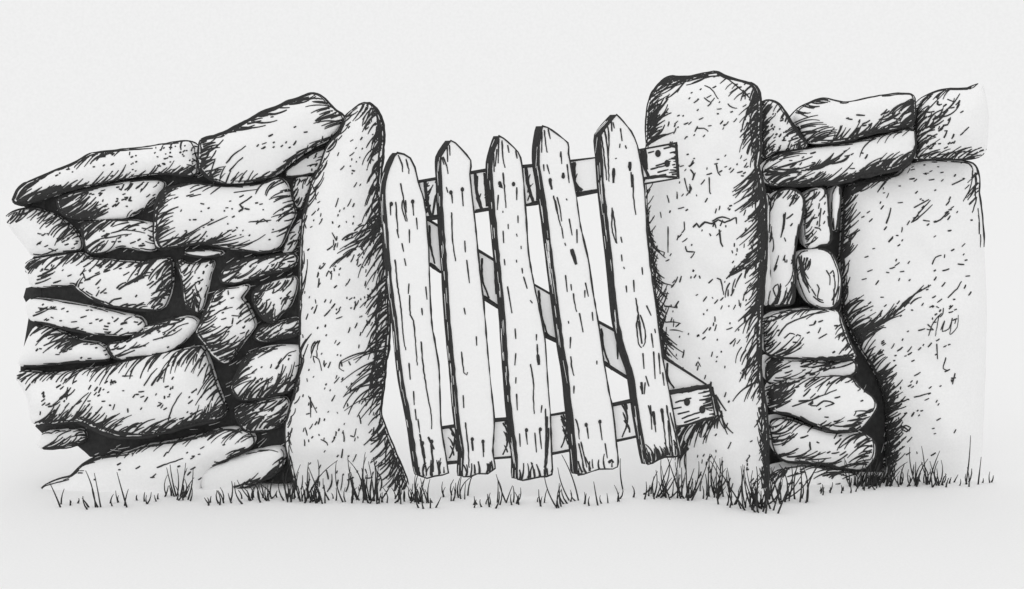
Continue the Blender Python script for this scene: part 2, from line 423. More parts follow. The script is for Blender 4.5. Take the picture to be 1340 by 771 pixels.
L_ = [(27,488),(65,490),(104,485),(140,480),(182,470),(221,462),(249,456),(265,456),(274,476),(281,499),(292,529),(295,538),(285,546),(253,553),(220,562),(190,568),(155,568),(125,557),(105,549),(50,552),(42,520)]
m = Marks(); m.hatch([(28,490),(80,488),(140,480)], 215, 22, 54, 2.4); m.hatch([(140,480),(200,466),(260,456)], 222, 24, 44, 2.3); m.hatch([(225,464),(270,458)], 240, 30, 20, 2.2); m.hatch([(262,458),(275,490)], 250, 22, 12)
m.hatch([(276,485),(285,510),(294,535)], 232, 26, 30, 2.2); m.hatch([(130,560),(200,566),(255,553),(292,540)], 35, 26, 78, 2.4); m.hatch([(240,556),(292,540)], 58, 30, 24, 2.2); m.hatch([(50,552),(105,549),(130,558)], 40, 22, 46, 2.5); m.hatch([(60,552),(100,548)], 55, 34, 12, 2); m.hatch([(68,528),(90,515)], 40, 14, 14)
m.line([(198,505),(207,492),(216,483),(222,478)], 2.8); m.line([(188,505),(200,488),(206,482)], 2); m.line([(205,500),(214,487)], 2.6); m.line([(206,532),(212,528),(207,527)], 2.2); m.line([(220,550),(225,535),(232,522),(238,514)], 2); m.line([(160,492),(174,492)], 1.8); m.dots((50,495,285,550), 50, 40, 3, 9)
stone('boulder', 'big low boulder spanning the lower left of the wall', 'stone', LG, L_, .13, marks=m, rim=1.8, open_=[(19,21)], thick=[(100,540,300,575,1.9)])

M_ = [(60,567),(90,564),(108,564),(111,575),(93,582),(55,585),(54,576)]
m = Marks(); m.hatch([(56,584),(93,581),(108,576)], 25, 18, 26); m.hatch([(62,568),(106,565)], 200, 12, 10); m.hatch([(110,566),(110,576)], 190, 14, 10)
stone('wall_stone', 'little flat stone wedged under the big left boulder at its left end', 'stone', LG, M_, .16, marks=m, open_=[(5,7)])

N_ = [(56,639),(90,627),(112,607),(131,600),(163,594),(191,585),(232,578),(272,568),(288,563),(310,562),(329,570),(331,581),(321,589),(302,597),(275,611),(265,630),(255,655),(150,660),(70,656)]
m = Marks(); m.hatch([(90,624),(115,606),(160,594)], 25, 18, 24, 2.4); m.hatch([(112,606),(190,586),(280,566)], 215, 16, 44, 2.3); m.hatch([(286,563),(318,565),(330,576)], 205, 22, 22, 2); m.hatch([(328,584),(305,596)], 200, 20, 14, 1.8)
m.line([(205,612),(222,606),(240,600)], 2); m.line([(84,620),(97,614)], 2); m.dots((110,580,300,630), 22, 25, 3, 8)
stone('wall_stone', 'long sloping bottom stone half hidden in the grass at the left', 'stone', LG, N_, .12, marks=m, open_=[(14,18)], thick=[(130,555,300,600,1.6)])

O_ = [(275,613),(300,603),(329,594),(362,588),(370,595),(367,611),(353,622),(329,632),(296,642),(270,640),(266,624)]
m = Marks(); m.hatch([(368,596),(362,616),(345,627)], 215, 10, 14); m.hatch([(350,624),(372,604)], 230, 18, 20, 2.4); m.hatch([(300,641),(352,624)], 20, 18, 18); m.line([(338,590),(352,589),(364,592)], 1.6); m.line([(366,600),(364,612),(350,622)], 1.8)
stone('wall_stone', 'smooth rounded bottom stone beside the foot of the left gatepost', 'stone', LG, O_, .11, marks=m, open_=[(8,10)])

P1 = [(243,331),(265,328.5),(291,331),(266,335)]
m = Marks(); stone('wall_stone', 'tiny pale sliver of stone in the joint below the large block', 'stone', LG, P1, .15, rim=1.0, marks=m)
P_ = [(234,342),(244,346),(260,347),(278,343),(274,359),(269,382),(264,400),(258,408),(247,400),(243,385),(241,364)]
m = Marks(); m.hatch([(236,344),(241,370),(245,398)], 40, 15, 32, 2.3); m.hatch([(246,402),(258,407)], 80, 16, 14); m.hatch([(240,344),(276,344)], 225, 11, 12); m.hatch([(254,402),(264,388)], 110, 14, 8, 2); m.dots((246,350,272,395), 10, 50, 2, 6)
stone('wall_stone', 'small upright stone narrowing downward below the large block', 'stone', LG, P_, .15, marks=m)
Q_ = [(291,361),(298,351),(317,341),(345,338),(384,334),(386,343),(379,350),(350,356),(324,365),(304,369),(291,368)]
m = Marks(); m.hatch([(290,364),(300,350),(320,341)], 25, 18, 26, 2.4); m.hatch([(296,368),(340,359),(382,348)], 28, 22, 40, 2.2); m.hatch([(320,341),(384,335)], 205, 16, 22); m.dots((305,340,380,360), 10, 25, 4, 10)
stone('wall_stone', 'thin slab sloping up to meet the left gatepost, under the large block', 'stone', LG, Q_, .14, marks=m)
R_ = [(286,382),(309,378),(324,375),(315,390),(322,400),(332,424),(327,434),(317,447),(304,465),(296,473),(283,465),(270,447),(260,434),(265,424),(275,400)]
m = Marks(); m.hatch([(288,384),(276,400),(264,426)], 35, 15, 26); m.hatch([(261,434),(272,450),(294,472)], 25, 28, 40, 2.3); m.hatch([(272,440),(296,466)], 30, 24, 14); m.hatch([(318,392),(330,418)], 215, 13, 14); m.hatch([(328,434),(304,466)], 235, 14, 14); m.line([(280,412),(292,405),(304,402)], 1.8); m.line([(303,413),(316,414)], 1.8); m.dots((275,385,320,445), 14, 35, 3, 9)
stone('wall_stone', 'diamond shaped stone in the middle of the left wall', 'stone', LG, R_, .13, marks=m)
S_ = [(335,382),(345,375),(366,368),(386,364),(386,380),(379,398),(366,411),(358,420),(348,417),(338,403),(333,392)]
m = Marks(); m.hatch([(336,380),(335,398),(348,417)], 45, 16, 40, 2.3); m.hatch([(346,375),(384,365)], 222, 16, 20); m.hatch([(348,416),(362,417)], 85, 13, 14); m.hatch([(384,378),(368,408)], 230, 12, 10); m.dots((345,375,380,405), 10, 55, 3, 8)
stone('wall_stone', 'rounded hatched stone just below the thin sloping slab, touching the left gatepost', 'stone', LG, S_, .15, marks=m)
T_ = [(335,441),(341,429),(366,422),(390,418),(391,436),(366,441),(346,445)]
m = Marks(); m.auto(T_, 30, 20, 2.6, 1, 1, 1, 1); m.hatch([(340,440),(390,430)], 25, 18, 16)
stone('wall_stone', 'thin dark hatched stone between two rounded ones beside the left gatepost', 'stone', LG, T_, .16, marks=m)
U_ = [(306,507),(314,486),(324,468),(345,457),(366,454),(391,456),(394,474),(387,496),(381,509),(355,515),(343,519),(316,520)]
m = Marks(); m.hatch([(308,506),(316,484),(328,466)], 38, 20, 38, 2.3); m.hatch([(312,519),(343,518),(382,508)], 42, 24, 50, 2.3); m.hatch([(330,464),(366,455)], 205, 22, 18, 2); m.hatch([(340,515),(384,500)], 65, 26, 18, 2.1); m.line([(360,483),(368,473),(378,462),(388,459)], 1.8); m.dots((325,465,388,505), 12, 45, 3, 10)
stone('wall_stone', 'fat rounded stone above a smaller one at the lower left of the left gatepost', 'stone', LG, U_, .14, marks=m)
V_ = [(310,538),(321,532),(348,525),(373,522),(376,537),(367,553),(351,560),(323,562),(313,548)]
m = Marks(); m.hatch([(311,538),(316,552),(326,561)], 38, 22, 34, 2.4); m.hatch([(318,533),(372,523)], 212, 18, 26, 2.3); m.hatch([(374,530),(362,556)], 215, 20, 20); m.hatch([(330,561),(352,559)], 45, 15, 10); m.dots((325,530,368,556), 8, 35, 3, 8)
stone('wall_stone', 'small hatched stone low by the left gatepost, above the smooth bottom stone', 'stone', LG, V_, .15, marks=m)

rubble('added rubble core, coloured dark as shade in the joints of the wall left of the gate',
  [(28,267),(100,245),(200,225),(262,222),(300,235),(380,205),(436,176),(425,205),(405,250),(402,330),(402,480),(390,520),(384,560),(384,630),(372,634),(330,625),(300,600),(200,592),(150,594),(118,598),(102,584),(58,586),(64,578),(62,566),(46,558),(55,540),(60,500),(27,487),(27,479),(60,470),(60,440),(44,420),(60,410),(60,395),(31,389),(34,377),(60,370),(60,345),(37,345),(50,330),(60,300),(45,275)], .17, 420, 25)

# ============ the two standing stones
Wp = [(460,144),(470,137),(480,135),(490,140),(498,157),(501,178),(498,221),(497,248),(499,289),(503,320),(508,372),(509,424),(506,465),(501,515),(498,543),(506,567),(520,602),(535,640),(532,672),(450,676),(390,672),(386,632),(378,597),(374,575),(375,551),(384,521),(390,498),(396,473),(393,455),(393,387),(393,346),(396,292),(402,265),(409,238),(419,218),(429,191),(443,174),(451,154)]
m = Marks()
m.hatch([(490,142),(499,170),(499,225)], 236, 24, 62, 2.4); m.hatch([(496,158),(500,190)], 250, 18, 18, 2.4); m.hatch([(474,138),(488,142)], 240, 16, 14)
m.hatch([(498,235),(500,300),(506,350)], 240, 30, 80, 2.4); m.hatch([(497,260),(500,320)], 228, 40, 26, 2.2)
m.hatch([(450,340),(475,312),(494,285)], 215, 20, 34, 2.1); m.hatch([(448,318),(470,300)], 25, 12, 10)
m.hatch([(508,360),(510,420),(507,468),(502,515)], 228, 36, 120, 2.4); m.hatch([(500,380),(494,430),(488,500)], 262, 22, 34, 2.1); m.hatch([(505,450),(500,520)], 205, 46, 24, 2.1)
m.hatch([(500,520),(499,548)], 238, 16, 12); m.hatch([(499,550),(520,602),(536,642)], 236, 30, 70, 2.4); m.hatch([(505,570),(535,640)], 265, 24, 24, 2.2); m.line([(505,568),(492,572),(484,577),(497,575)], 2)
m.hatch([(452,158),(462,142)], 40, 10, 8); m.hatch([(425,200),(444,174)], 50, 16, 12, 2.1); m.hatch([(402,268),(424,205)], 60, 18, 18, 2); m.hatch([(396,340),(394,400)], 85, 24, 12, 1.9); m.hatch([(394,452),(398,470)], 70, 18, 10); m.hatch([(406,455),(418,448)], 250, 10, 8)
m.hatch([(392,500),(378,545),(377,575)], 70, 10, 26, 1.8); m.hatch([(378,570),(384,610)], 285, 12, 14, 1.9)
m.line([(406,238),(412,250),(414,262)], 1.8); m.line([(427,362),(430,355),(434,358),(433,366)], 1.8); m.line([(412,475),(410,466),(417,470),(421,485)], 1.6); m.line([(406,520),(407,546)], 1.8); m.line([(404,518),(415,540)], 1.6); m.line([(458,570),(463,572),(466,561)], 1.8); m.line([(420,575),(428,580),(429,583)], 1.8); m.line([(448,480),(446,472),(444,482),(450,486)], 1.9)
m.dots((395,250,495,640), 150, 72, 2.5, 13, 1.9); m.dots((440,150,490,250), 22, 50, 2, 9, 1.9); m.hatch([(390,635),(450,640),(530,640)], 80, 16, 26, 1.9)
stone('gatepost', 'tall slim standing stone with a pointed top, left gatepost', 'gatepost', 'standing stone gateposts', Wp, .12, D=.14, rim=1.6, marks=m, p=2.4, open_=[(17,20)], thick=[(480,130,520,300,1.7),(495,300,530,470,1.7),(375,540,400,640,1.1)])

Xp = [(846,188),(846,166),(848,140),(854,120),(866,106),(877,100),(897,101),(923,96),(937,94),(951,101),(985,111),(992,123),(994,137),(993,166),(994,194),(991,217),(995,234),(1000,263),(1001,300),(1001,337),(996,394),(994,451),(994,490),(1000,527),(1003,570),(1003,641),(1000,678),(940,682),(886,672),(882,600),(876,540),(872,490),(868,457),(857,388),(851,323),(846,280),(845,240)]
m = Marks()
m.hatch([(848,190),(850,145),(862,114),(880,103)], 42, 26, 80, 2.4); m.hatch([(850,180),(852,145)], 55, 22, 40, 2.4); m.hatch([(870,104),(925,98)], 205, 30, 30, 2.2); m.hatch([(885,104),(940,98)], 190, 26, 20, 2)
m.hatch([(938,96),(975,125)], 215, 12, 16, 1.9); m.line([(950,102),(968,116),(978,126)], 2.2); m.line([(972,118),(980,128)], 2.4); m.line([(970,127),(981,122)], 2.2); m.line([(975,118),(975,130)], 2); m.line([(921,128),(930,134),(935,128)], 1.7); m.line([(922,112),(932,118),(940,130)], 1.7)
m.hatch([(988,113),(993,140),(993,195)], 243, 28, 66, 2.3); m.hatch([(992,130),(992,180)], 228, 24, 22, 2.1)
m.hatch([(992,212),(998,250),(1000,285)], 230, 36, 70, 2.4); m.hatch([(992,225),(1000,275)], 250, 22, 34, 2.4)
m.hatch([(1001,280),(1001,340),(996,395)], 234, 30, 100, 2.4); m.hatch([(998,290),(996,390)], 255, 22, 40, 2.3); m.hatch([(952,362),(988,326)], 40, 26, 24, 2.2); m.hatch([(955,375),(985,345)], 250, 14, 14, 2)
m.hatch([(996,395),(993,460),(993,505)], 238, 28, 64, 2.3); m.hatch([(994,430),(994,500)], 262, 18, 30, 2.2); m.hatch([(970,455),(985,480)], 245, 26, 12, 1.9)
m.hatch([(996,500),(1002,570),(1003,655)], 252, 18, 90, 2.3); m.hatch([(998,540),(1000,660)], 100, 16, 40, 2.2)
m.hatch([(846,245),(849,320)], 60, 10, 24, 1.9); m.hatch([(848,290),(856,380),(868,455)], 300, 26, 100, 2.3); m.hatch([(852,330),(870,460)], 75, 18, 56, 2.2); m.hatch([(862,360),(880,440)], 350, 12, 10, 1.8)
m.hatch([(888,565),(912,556),(944,546)], 240, 26, 46, 2.4); m.hatch([(886,566),(900,590)], 250, 22, 26, 2.4); m.hatch([(930,500),(945,545)], 290, 20, 22, 2.2)
m.line([(907,298),(912,293),(915,298),(922,291),(932,293),(940,288),(948,291),(962,285)], 2.6); m.line([(932,290),(938,286),(945,284),(955,287)], 2.2); m.line([(941,300),(943,318),(946,323)], 2.6); m.line([(963,284),(964,293)], 2); m.line([(874,296),(874,331)], 1.9); m.line([(895,290),(896,300),(892,305)], 1.9); m.line([(897,322),(899,329),(909,330),(904,338)], 2)
m.line([(938,364),(943,366),(947,386)], 1.9); m.line([(927,371),(933,365)], 2.2); m.line([(912,168),(921,168),(927,172)], 1.8); m.line([(952,136),(958,141),(965,142)], 1.8); m.line([(937,215),(940,226),(943,230)], 1.9); m.line([(928,232),(929,252)], 1.9); m.line([(903,222),(908,228),(906,236),(910,226)], 2); m.line([(896,233),(900,250),(905,250)], 1.8); m.line([(920,395),(925,388)], 2); m.line([(911,479),(913,473),(917,480)], 2)
m.dots((865,110,985,230), 60, 40, 2.5, 9, 1.9); m.dots((865,240,985,640), 130, 68, 2.5, 11, 1.9); m.hatch([(890,640),(940,650),(1000,660)], 82, 18, 30, 1.9)
stone('gatepost', 'broad standing stone with a rounded top holding the rail ends, right gatepost', 'gatepost', 'standing stone gateposts', Xp, .17, D=.16, rim=1.6, marks=m, p=2.4, open_=[(26,29)], thick=[(980,100,1010,660,1.5),(845,300,880,470,1.4)])

# ============ the right wall
a_ = [(997,136),(1006,131),(1018,135),(1029,150),(1037,163),(1048,177),(1056,191),(1045,196),(1015,200),(1000,206),(997,172)]
m = Marks(); m.hatch([(998,140),(998,175),(1000,204)], 55, 16, 70, 2.4); m.hatch([(1000,203),(1050,195)], 60, 14, 26, 2.2); m.hatch([(1038,166),(1054,190)], 205, 14, 18); m.hatch([(1018,137),(1034,160)], 230, 10, 10); m.dots((1005,140,1042,190), 16, 60, 2, 6)
stone('capstone', 'small pyramid shaped stone on the wall top beside the right gatepost', 'stone', RG, a_, 0.24, marks=m)
b_ = [(1038,153),(1051,139),(1067,131),(1081,129),(1108,134),(1154,125),(1192,123),(1196,142),(1194,161),(1176,168),(1143,174),(1116,182),(1083,188),(1059,187),(1045,169)]
m = Marks(); m.hatch([(1042,150),(1054,138),(1066,132)], 350, 14, 20, 2.4); m.hatch([(1044,162),(1052,178),(1064,187)], 15, 28, 30, 2.1); m.hatch([(1085,187),(1110,182),(1140,173)], 48, 24, 40, 2.3); m.hatch([(1140,173),(1194,160)], 25, 22, 22, 2.2); m.hatch([(1196,130),(1194,160)], 222, 24, 34, 2.2); m.hatch([(1180,148),(1160,152)], 210, 22, 10, 2); m.line([(1066,186),(1080,180),(1092,167)], 2); m.line([(1070,133),(1080,135)], 1.8); m.dots((1095,145,1190,175), 12, 25, 4, 12)
stone('capstone', 'smooth rectangular capstone lying on the long slab right of the right gatepost', 'stone', RG, b_, 0.22, rim=1.4, marks=m, thick=[(1090,160,1200,190,1.8)])
c_ = [(1199,145),(1211,127),(1236,117),(1269,116),(1282,110),(1290,150),(1286,200),(1266,208),(1225,208),(1200,206),(1198,172)]
m = Marks(); m.hatch([(1200,146),(1214,127),(1245,118)], 222, 14, 26, 2); m.hatch([(1200,150),(1199,180),(1201,204)], 48, 26, 44, 2.2); m.hatch([(1202,206),(1240,207),(1272,206)], 28, 20, 44, 2.2); m.hatch([(1210,170),(1240,142)], 42, 20, 20, 2.4); m.line([(1210,165),(1222,150),(1234,143)], 2.4); m.line([(1206,160),(1216,142),(1230,128)], 2); m.line([(1212,182),(1214,177),(1225,180)], 2); m.line([(1240,158),(1244,154),(1240,163)], 2.2); m.dots((1210,130,1262,200), 26, 30, 4, 12)
stone('capstone', 'capstone at the far right of the wall top with an unfinished right end', 'stone', RG, c_, 0.24, rim=1.5, marks=m, open_=[(4,6)])
d_ = [(999,221),(1007,210),(1024,202),(1062,196),(1108,189),(1143,182),(1190,170),(1195,180),(1195,194),(1188,212),(1165,221),(1127,229),(1089,238),(1048,242),(1013,241),(1002,234)]
m = Marks(); m.hatch([(1002,224),(1012,240),(1040,242)], 25, 26, 40, 2.2); m.hatch([(1000,222),(1020,218)], 2, 34, 14, 2.2); m.hatch([(1040,242),(1090,237),(1130,228)], 28, 24, 40, 2.3); m.hatch([(1126,228),(1190,211)], 38, 24, 46, 2.3); m.hatch([(1005,213),(1030,203)], 20, 24, 14, 2); m.hatch([(1055,222),(1100,210)], 30, 24, 26, 2.3); m.hatch([(1190,172),(1140,184)], 215, 20, 12, 2); m.line([(1187,211),(1188,202),(1195,196)], 2); m.dots((1020,198,1185,232), 20, 30, 4, 14)
stone('wall_stone', 'long slab sloping up to the right, under the rectangular capstone', 'stone', RG, d_, 0.23, marks=m, thick=[(1080,210,1190,245,2.2)])
e_ = [(1009,267),(1017,253),(1034,248),(1048,256),(1051,270),(1043,301),(1037,333),(1038,367),(1036,396),(1023,398),(1006,397),(1009,367),(1006,310)]
m = Marks(); m.hatch([(1009,262),(1018,252),(1046,254)], 240, 14, 26, 2.2); m.hatch([(1008,270),(1008,310),(1011,330)], 85, 16, 12, 2); m.line([(1026,280),(1025,295),(1022,311)], 2.6); m.line([(1028,278),(1026,300)], 2); m.line([(1033,270),(1040,258),(1042,262)], 2.6); m.line([(1017,347),(1013,355),(1019,334)], 2.2); m.hatch([(1010,396),(1036,395)], 72, 22, 26, 2); m.hatch([(1037,340),(1036,392)], 262, 20, 8, 1.8); m.line([(1015,388),(1012,378),(1018,372),(1019,382),(1014,392)], 1.9); m.dots((1012,260,1040,390), 8, 75, 4, 12)
stone('wall_stone', 'tall upright slab close against the right gatepost', 'stone', RG, e_, 0.23, marks=m)
f_ = [(1053,258),(1066,249),(1078,249),(1081,276),(1085,315),(1074,320),(1058,323),(1054,296),(1056,276)]
m = Marks(); m.hatch([(1054,262),(1056,290),(1058,320)], 48, 11, 36, 2.1); m.hatch([(1056,256),(1078,250)], 230, 10, 10); m.line([(1074,272),(1072,295)], 1.9); m.line([(1066,298),(1072,299),(1074,302)], 2.2); m.dots((1062,255,1080,315), 8, 65, 3, 8)
stone('wall_stone', 'shorter upright slab standing on the egg shaped stone', 'stone', RG, f_, 0.24, marks=m)
f2 = [(1091,254),(1097,245),(1096,273),(1093,301),(1090,281)]
stone('wall_stone', 'very thin upright sliver beside the big right boulder', 'stone', RG, f2, 0.24, rim=1.2, marks=Marks())
g_ = [(1046,336),(1054,330),(1074,328),(1086,334),(1094,350),(1097,367),(1094,395),(1086,402),(1071,401),(1057,392),(1047,370),(1044,353)]
m = Marks(); m.hatch([(1047,338),(1050,355)], 280, 20, 22, 2.2); m.hatch([(1048,340),(1062,345)], 250, 16, 16, 2); m.line([(1050,365),(1056,375),(1060,383)], 2.2); m.line([(1069,372),(1072,378),(1070,390),(1077,393)], 2); m.line([(1064,388),(1072,394),(1078,396)], 2); m.line([(1081,354),(1086,362),(1086,373)], 1.8); m.line([(1086,358),(1090,354),(1092,364)], 1.8); m.line([(1062,378),(1068,388)], 2); m.hatch([(1088,396),(1093,375)], 85, 16, 8, 2)
stone('wall_stone', 'egg shaped stone in the right wall between upright slab and boulder', 'stone', RG, g_, 0.22, marks=m)
h_ = [(1001,424),(1014,411),(1055,406),(1093,407),(1100,422),(1108,445),(1117,461),(1115,468),(1070,468),(1018,466),(1003,461),(1001,441)]
m = Marks(); m.hatch([(1002,422),(1030,410),(1080,406)], 205, 26, 30, 2.1); m.hatch([(1003,426),(1003,460)], 45, 15, 26, 2.2); m.hatch([(1004,462),(1030,465)], 30, 26, 20, 2); m.hatch([(1102,424),(1115,462)], 215, 14, 22, 2.1); m.line([(1018,440),(1030,425),(1060,412),(1085,408)], 2.2); m.line([(1026,443),(1034,436),(1040,438)], 2); m.line([(1071,443),(1082,437)], 2); m.hatch([(1068,470),(1110,466)], 10, 20, 12, 2.2); m.dots((1015,420,1105,462), 10, 30, 4, 9)
stone('wall_stone', 'squarish stone beneath the tall upright slab and the egg shaped stone', 'stone', RG, h_, 0.21, marks=m)
i_ = [(1006,472),(1025,470),(1066,472),(1085,477),(1115,473),(1119,482),(1113,490),(1081,492),(1036,498),(1006,498)]
m = Marks(); m.hatch([(1006,474),(1008,496)], 35, 24, 38, 2.4); m.hatch([(1065,472),(1112,474)], 190, 22, 20, 2.4); m.hatch([(1010,496),(1060,494)], 15, 20, 14, 2); m.dots((1025,474,1090,492), 12, 20, 4, 12)
stone('wall_stone', 'thinnest flat stone of the stack right of the right gatepost', 'stone', RG, i_, 0.24, marks=m)
j_ = [(1008,509),(1021,501),(1074,494),(1111,494),(1123,507),(1140,520),(1144,531),(1134,547),(1119,561),(1093,563),(1066,554),(1036,541),(1010,535)]
m = Marks(); m.hatch([(1009,510),(1011,534)], 30, 24, 50, 2.4); m.hatch([(1014,506),(1060,497),(1110,495)], 212, 22, 34, 2.2); m.hatch([(1140,535),(1118,560)], 205, 14, 26, 2.3); m.hatch([(1070,554),(1115,560)], 20, 18, 16, 2.1); m.line([(1036,532),(1065,522),(1095,510)], 2); m.line([(1068,532),(1078,525),(1092,528),(1080,532)], 2.2); m.dots((1030,505,1130,555), 12, 22, 4, 14); m.hatch([(1112,494),(1138,516)], 215, 8, 10)
stone('wall_stone', 'bulging rounded stone of the stack, blunt end toward the big right boulder', 'stone', RG, j_, 0.21, marks=m)
k_ = [(1008,554),(1018,548),(1036,551),(1063,561),(1093,568),(1123,566),(1141,577),(1142,596),(1128,613),(1104,612),(1066,604),(1029,602),(1016,592),(1010,573)]
m = Marks(); m.hatch([(1011,558),(1014,580)], 30, 22, 22, 2.1); m.hatch([(1018,595),(1060,603),(1100,611)], 15, 22, 34, 2.2); m.hatch([(1125,567),(1141,580)], 210, 26, 22, 2.2); m.hatch([(1140,584),(1130,610)], 200, 18, 20, 2.2); m.hatch([(1025,550),(1060,560)], 210, 14, 12, 2); m.dots((1020,555,1130,600), 16, 22, 4, 12)
stone('wall_stone', 'pale broad stone low in the stack right of the right gatepost', 'stone', RG, k_, 0.22, marks=m)
l_ = [(1006,626),(1021,615),(1055,610),(1093,614),(1121,622),(1130,640),(1080,655),(1010,655)]
m = Marks(); m.hatch([(1008,624),(1030,614)], 230, 14, 18); m.hatch([(1070,612),(1120,621)], 190, 22, 26, 2.2); m.line([(1030,624),(1045,620),(1055,618)], 2); m.line([(1076,623),(1095,620),(1110,624)], 2); m.dots((1015,615,1115,636), 12, 20, 4, 10)
stone('wall_stone', 'lowest stone of the stack, sunk in grass by the right gatepost', 'stone', RG, l_, 0.21, marks=m, open_=[(4,7)])
e0 = [(1002,256),(1006,264),(1008,310),(1009,370),(1006,396),(1001,392),(1001,330)]
stone('wall_stone', 'pale thin strip of stone squeezed upright against the right gatepost', 'stone', RG, e0, 0.24, rim=1.0, marks=Marks())
m_ = [(1104,252),(1110,242),(1128,238),(1171,229),(1187,216),(1214,210),(1263,211),(1274,218),(1279,234),(1278,253),(1282,281),(1285,328),(1288,400),(1286,500),(1282,590),(1278,650),(1165,650),(1158,605),(1161,569),(1157,524),(1142,483),(1123,453),(1112,430),(1104,407),(1099,344),(1101,301)]
m = Marks()
m.hatch([(1106,250),(1122,240),(1165,230)], 212, 24, 46, 2.3); m.hatch([(1104,250),(1102,300),(1100,340)], 45, 22, 70, 2.3); m.hatch([(1108,255),(1130,245)], 40, 26, 30, 2.2); m.hatch([(1100,330),(1105,405)], 65, 18, 46, 2.3)
m.hatch([(1105,405),(1115,432),(1125,452)], 35, 30, 50, 2.2); m.hatch([(1114,436),(1150,422)], 30, 34, 26, 2.2); m.hatch([(1150,425),(1195,395)], 40, 26, 12, 2); m.line([(1168,412),(1190,390),(1218,373)], 2.2)
m.hatch([(1120,446),(1142,484),(1158,530)], 55, 22, 60, 2.3); m.hatch([(1142,490),(1158,530),(1160,575)], 30, 24, 80, 2.4); m.hatch([(1160,560),(1158,612)], 38, 22, 60, 2.4); m.hatch([(1150,500),(1160,550)], 60, 18, 40, 2.4); m.hatch([(1160,600),(1170,625)], 75, 22, 24, 2.1)
m.hatch([(1278,225),(1279,255)], 225, 14, 12, 2); m.line([(1276,226),(1276,246),(1266,262)], 2.2); m.line([(1273,222),(1270,245),(1260,264)], 1.8); m.line([(1268,268),(1278,258),(1272,278)], 2.4)
m.line([(1194,290),(1205,276),(1218,262)], 2); m.line([(1196,272),(1216,261)], 2); m.line([(1192,291),(1200,287),(1220,268)], 1.8); m.line([(1222,291),(1230,288),(1242,276)], 2.2); m.line([(1160,293),(1164,280),(1166,272)], 2.4); m.line([(1220,346),(1224,337),(1232,334)], 2); m.line([(1245,242),(1263,234)], 2)
m.line([(1215,440),(1220,425),(1228,414),(1232,410),(1228,416),(1224,440)], 1.4); m.line([(1231,432),(1236,420),(1233,434),(1242,430),(1246,416),(1243,438),(1252,428),(1254,412)], 1.4); m.line([(1214,424),(1222,432)], 1.8); m.line([(1240,390),(1252,378),(1258,368)], 1.9); m.line([(1196,520),(1204,518),(1217,514)], 2); m.line([(1178,560),(1186,557),(1192,560),(1186,565),(1178,560)], 2.2); m.line([(1182,558),(1190,564)], 2.2); m.line([(1226,450),(1227,470)], 1.8); m.line([(1238,468),(1234,482),(1240,485)], 1.8); m.line([(1250,488),(1246,503)], 2)
m.dots((1125,225,1270,420), 60, 40, 3, 10, 2); m.dots((1140,400,1250,600), 60, 38, 3, 10, 2); m.dots((1180,212,1260,240), 10, 20, 3, 9, 2)
stone('boulder', 'huge upright boulder closing the right end of the wall', 'stone', RG, m_, .38, D=.14, rim=1.7, marks=m, open_=[(11,17)], thick=[(1090,230,1170,640,1.5)])
rubble('added rubble core, coloured dark as shade in the joints of the wall right of the gate',
  [(999,200),(1040,180),(1060,180),(1195,158),(1202,160),(1203,204),(1185,225),(1130,244),(1112,256),(1110,340),(1114,400),(1130,440),(1160,490),(1170,530),(1168,630),(1120,628),(1003,634),(1003,420)], .405, 130, 70)

